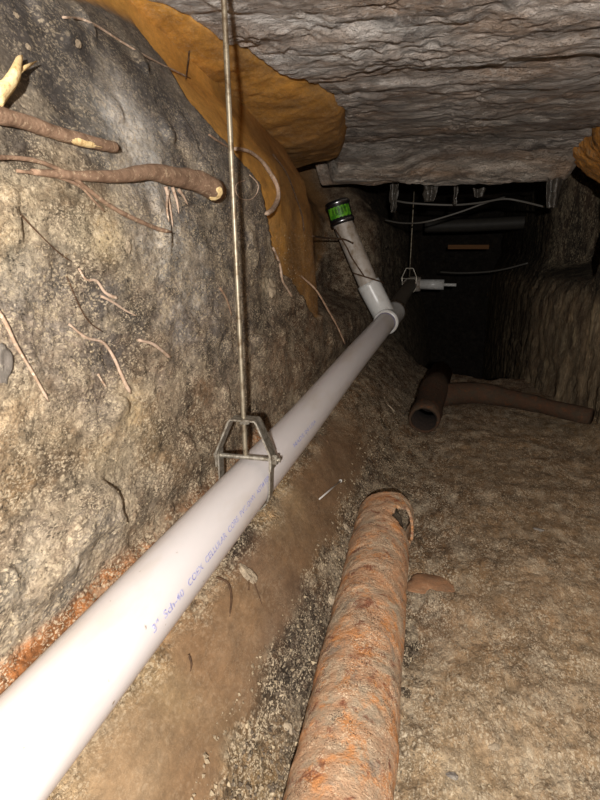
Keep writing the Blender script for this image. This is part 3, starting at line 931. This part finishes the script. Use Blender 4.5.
root([(66, 276), (85, 318), (103, 332)], (.8, .7), 'rootdark', 'fine dark root leading down to the kinked pale root', lift=.8)

# rootlets lying across the riser
def strand(pp, r, mat, label):
    P_ = catmull(pp, 6)
    o = mk('root', *tube(P_, [r * random.uniform(.85, 1.15) for _ in P_], 7), M[mat], loc=tuple(P_[0]))
    return tag(o, label, 'root')
strand([hit(301, 276)[0], at(316, 290, 1.88), at(328, 310, 1.93), at(337, 326, 1.97), at(345, 344, 2.02)], .0034, 'root', 'thin root hanging down left of the riser toward the pipe')
strand([hit(312, 236)[0], at(326, 238, 2.45), at(343, 239, 2.57), at(353, 243, 2.55)], .0036, 'rootdark', 'dark root crossing the riser just below the black cap')
strand([at(335, 229, 2.56), at(346, 246, 2.585), at(352, 258, 2.59), at(364, 276, 2.59)], .0028, 'rootdark', 'dark root trailing down the front of the riser')
strand([at(353, 273, 2.60), at(366, 277, 2.585), at(379, 281, 2.60), at(384, 283, 2.66)], .0032, 'rootdark', 'dark root wrapped across the riser above its socket')

# broken pale root stub at top left
b0, bn = hit(-6, 92); b1, n1 = hit(12, 58)
stub = empty('root_stub', b0, 'broken cream coloured root stub with frayed fibres at the top left edge', 'root')
u0, u1 = b0 + bn * .010, b1 + n1 * .016
mk('shaft', *tube([u0.lerp(u1, t) + bn * .003 * math.sin(t * 5) for t in np.linspace(-.25, 1, 12)], [.012, .0125, .012, .011, .0105, .010, .010, .0095, .008, .007, .005, .0012], 9, flat=.6, wob=.1), M['wood'], stub)
for (fx, fy) in ((28, 64), (25, 67), (21, 70)):
    f1, fn = hit(fx, fy)
    mk('fibre', *tube([u0.lerp(u1, .35), u0.lerp(u1, .5).lerp(f1 + fn * .012, .5), f1 + fn * .012], [.004, .002, .0005], 6), M['wood'], stub)


# ------------------------------------------------------------------ stones, brick, nail
def rock(c, nn, sx, sy, sz, mat, seed, name='stone', amp=.22, parent=None):
    bm = bmesh.new(); bmesh.ops.create_icosphere(bm, subdivisions=4, radius=1)
    co = np.array([tuple(v.co) for v in bm.verts])
    k = 1 + amp * fbm(co + seed * 3.1, 1.6, 4, seed) * 1.6
    co = co * k[:, None]
    a = Vector((1, 0, 0)); a = (a - nn * a.dot(nn)).normalized() if abs(nn.x) < .9 else Vector((0, 1, 0)); b = nn.cross(a)
    W_ = np.array(c)[None] + co[:, :1] * sx * np.array(a) + co[:, 1:2] * sy * np.array(b) + co[:, 2:3] * sz * np.array(nn)
    fs = [tuple(v.index for v in f.verts) for f in bm.faces]
    bm.free()
    return mk(name, W_, fs, M[mat], parent, loc=tuple(c))


for i, (px, py, rw, rh, mt, lb) in enumerate([
    (2, 367, 16, 26, 'stonegrey', 'rounded grey stone half set in the wall at the left edge'),
    (248, 574, 12, 7, 'stone', 'lumpy pale brown stone stuck in the mud bank below the pipe'),
    (333, 602, 9, 7, 'stone', 'small tan stone left of the rusty pipe'),
    (289, 728, 6, 5, 'stone', 'small pale pebble in the dark gravel left of the rusty pipe'),
    (16, 15, 4, 3, 'stone', 'small pale pebble in the wall at the very top left'),
    (28, 47, 4, 3, 'stone', 'pale pebble in the grey wall right of the root stub'),
    (77, 43, 6, 4, 'stone', 'tan flake in the grey wall below the clay edge'),
    (271, 288, 9, 9, 'stone', 'cluster-like pale stone in the wall right of the rod'),
    (128, 247, 5, 6, 'stone', 'yellowish pebble in the wall below the slender root'),
    (509, 583, 6, 3, 'stone', 'flat pale pebble on the floor right of the brick scrap'),
    (494, 747, 7, 4, 'stone', 'pale pebble on the bare floor near the bottom of the picture'),
    (452, 776, 6, 4, 'stonegrey', 'grey pebble on the floor beside the near part of the rusty pipe'),
    (540, 530, 6, 3, 'stonegrey', 'flat dark pebble on the floor toward the right wall'),
    (347, 528, 6, 4, 'stone', 'pale pebble beside the broken end of the rusty pipe'),
    (391, 408, 5, 3, 'stone', 'small pale stone on the bank left of the iron tee')]):
    p, nn = hit(px, py)
    k = pxm(p)
    o = rock(p - nn * k * min(rw, rh) * (.1 if rw < 15 else .35), nn, k * rw, k * rh, k * min(rw, rh) * .55, mt, 200 + i, amp=.3)
    tag(o, lb, 'stone')

p, nn = hit(430, 586)
k = pxm(p)
o = rock(p - Vector((0, 0, .009)), Vector((0, 0, 1)), k * 24, k * 25, .014, 'brick', 230, 'brick_fragment', .25)
tag(o, 'flat orange red brick scrap on the floor beside the rusty pipe', 'brick')

n0, nn0 = hit(318, 500); n1, nn1 = hit(339, 482)
nd_ = (n1 - n0).normalized()
nail = mk('nail', *join(tube([n0 + nn0 * .004, n1 + nn1 * .005], .0019, 8), tube([n1 + nn1 * .005, n1 + nn1 * .005 + nd_ * .0015], .0042, 10)), M['nail'], loc=tuple(n0))
tag(nail, 'bright steel nail lying on the bank between the two pipes', 'nail')

# ------------------------------------------------------------------ things in the dark behind the lip
def cable(px, r, mat, label, name='cable', cat='cable'):
    P_ = catmull([at(*q) for q in px], 10)
    o = mk(name, *tube(P_, r, 8), M[mat], loc=tuple(P_[0]))
    return tag(o, label, cat)
cable([(393, 200, 3.15), (410, 203, 3.1), (450, 205, 3.1), (478, 203, 3.15), (503, 199, 3.2), (520, 201, 3.2), (545, 207, 3.15)], .0050, 'cable', 'dark cable sagging across the tunnel just under the plastic sheeting')
cable([(385, 220, 3.4), (402, 223, 3.3), (425, 222, 3.2), (457, 213, 3.2), (485, 203, 3.2), (505, 197, 3.3)], .0045, 'cable', 'cable rising from the left wall up to the sheeting, below the other one')
cable([(440, 272, 4.9), (460, 273, 4.8), (485, 272, 4.7), (505, 269, 4.6), (528, 263, 4.5)], .0065, 'cable', 'light cable sagging at the level of the white stub')
cable([(425, 226, 5.2), (470, 225, 5.2), (530, 222, 5.2), (570, 220, 5.2)], .055, 'darkpipe', 'black pipe crossing the far end of the tunnel', 'service_pipe', 'pipe')
cable([(566, 220, 4.2), (562, 260, 4.2)], .006, 'cable', 'short cable hanging against the far right wall')
a_ = at(448, 247, 5.4)
o = mk('timber_offcut', *box(a_ + Vector((.17, 0, 0)), .34, .09, .035), M['timber'], smooth=False, loc=tuple(a_)); tag(o, 'brown timber offcut deep in the dark tunnel', 'timber')


def scrap(px, py, Y, wd, ht, seed, label):
    U, V_ = np.meshgrid(np.linspace(-.5, .5, 14), np.linspace(0, 1, 24), indexing='ij')
    c = at(px, py, Y)
    P = np.stack([c.x + U.ravel() * wd * (1 - .4 * V_.ravel()), c.y + .02 * np.sin(U.ravel() * 9 + seed) + 0 * U.ravel(), c.z - V_.ravel() * ht], 1)
    P += (.02 * fbm(P, 22, 3, seed))[:, None] * np.array([.6, 1, .4])
    o = mk('plastic_scrap', P, grid_faces(14, 24), M['film'], loc=tuple(c))
    m_ = o.modifiers.new('t', 'SOLIDIFY'); m_.thickness = .0012
    tag(o, label, 'plastic')
scrap(394, 184, 2.98, .045, .13, 301, 'torn grey plastic strip hanging at the left end of the sheeting')
scrap(430, 186, 2.98, .07, .07, 302, 'shiny crumpled plastic scrap under the sheeting, right of the strip')
scrap(456, 187, 2.98, .02, .08, 303, 'narrow plastic tatter hanging under the middle of the sheeting')
scrap(480, 188, 2.98, .06, .04, 304, 'small plastic tatter under the sheeting, right of centre')
scrap(555, 178, 2.80, .07, .12, 305, 'loose fold of plastic hanging at the right end of the sheeting')


# ------------------------------------------------------------------ loose crumbs of earth (uncountable)
def crumbs(name, pts, sizes, mat, label):
    o8 = [Vector(v) for v in ((1, 0, 0), (-1, 0, 0), (0, 1, 0), (0, -1, 0), (0, 0, 1), (0, 0, -1))]
    f8 = [(0, 2, 4), (2, 1, 4), (1, 3, 4), (3, 0, 4), (2, 0, 5), (1, 2, 5), (3, 1, 5), (0, 3, 5)]
    V, Fc = [], []
    for p, s_ in zip(pts, sizes):
        b = len(V)
        rot = Matrix.Rotation(random.uniform(0, 6.3), 3, Vector((random.gauss(0, 1), random.gauss(0, 1), random.gauss(0, 1))).normalized())
        for v in o8: V.append(Vector(p) + rot @ (v * s_ * random.uniform(.55, 1.15)))
        Fc += [tuple(i + b for i in f) for f in f8]
    o = mk(name, V, Fc, M[mat], smooth=False)
    return tag(o, label, mat and 'soil', kind='stuff')


rng_ = np.random.default_rng(5)
def pick(Pts, mask, n):
    ids = np.nonzero(mask)[0]
    return Pts[rng_.choice(ids, n, replace=False)]
m_ = (FP[:, 1] > .45) & (FP[:, 1] < 3.3) & (FP[:, 0] > -.2) & (FP[:, 0] < .6) & (FP[:, 2] > -.05)
pts = pick(FP, m_, 5200)
crumbs('soil_crumbs', pts, .0008 + .0028 * rng_.random(5200) ** 3, 'crumb', 'loose crumbs of tan earth scattered over the floor')
m_ = (WP[:, 1] > .45) & (WP[:, 1] < 2.6) & (WP[:, 2] > -.02) & (WP[:, 2] < .085)
pts = pick(WP, m_, 3600)
crumbs('gravel', pts, .001 + .0045 * rng_.random(3600) ** 3, 'crumbdark', 'dark loose gravel between the mud bank and the rusty pipe')
m_ = (WP[:, 1] > .4) & (WP[:, 1] < 2.4) & (WP[:, 2] > .24) & (WP[:, 2] < .75)
pts = pick(WP, m_, 3000)
crumbs('soil_crumbs', pts, .0006 + .0026 * rng_.random(3000) ** 3, 'crumb', 'small crumbs and grit stuck to the left wall')
pts = pick(WP, (WP[:, 1] > .45) & (WP[:, 1] < 2.6) & (WP[:, 2] > -.02) & (WP[:, 2] < .12), 2200)
crumbs('gravel', pts, .001 + .0042 * rng_.random(2200) ** 3, 'crumb', 'pale grit mixed into the dark gravel beside the rusty pipe')
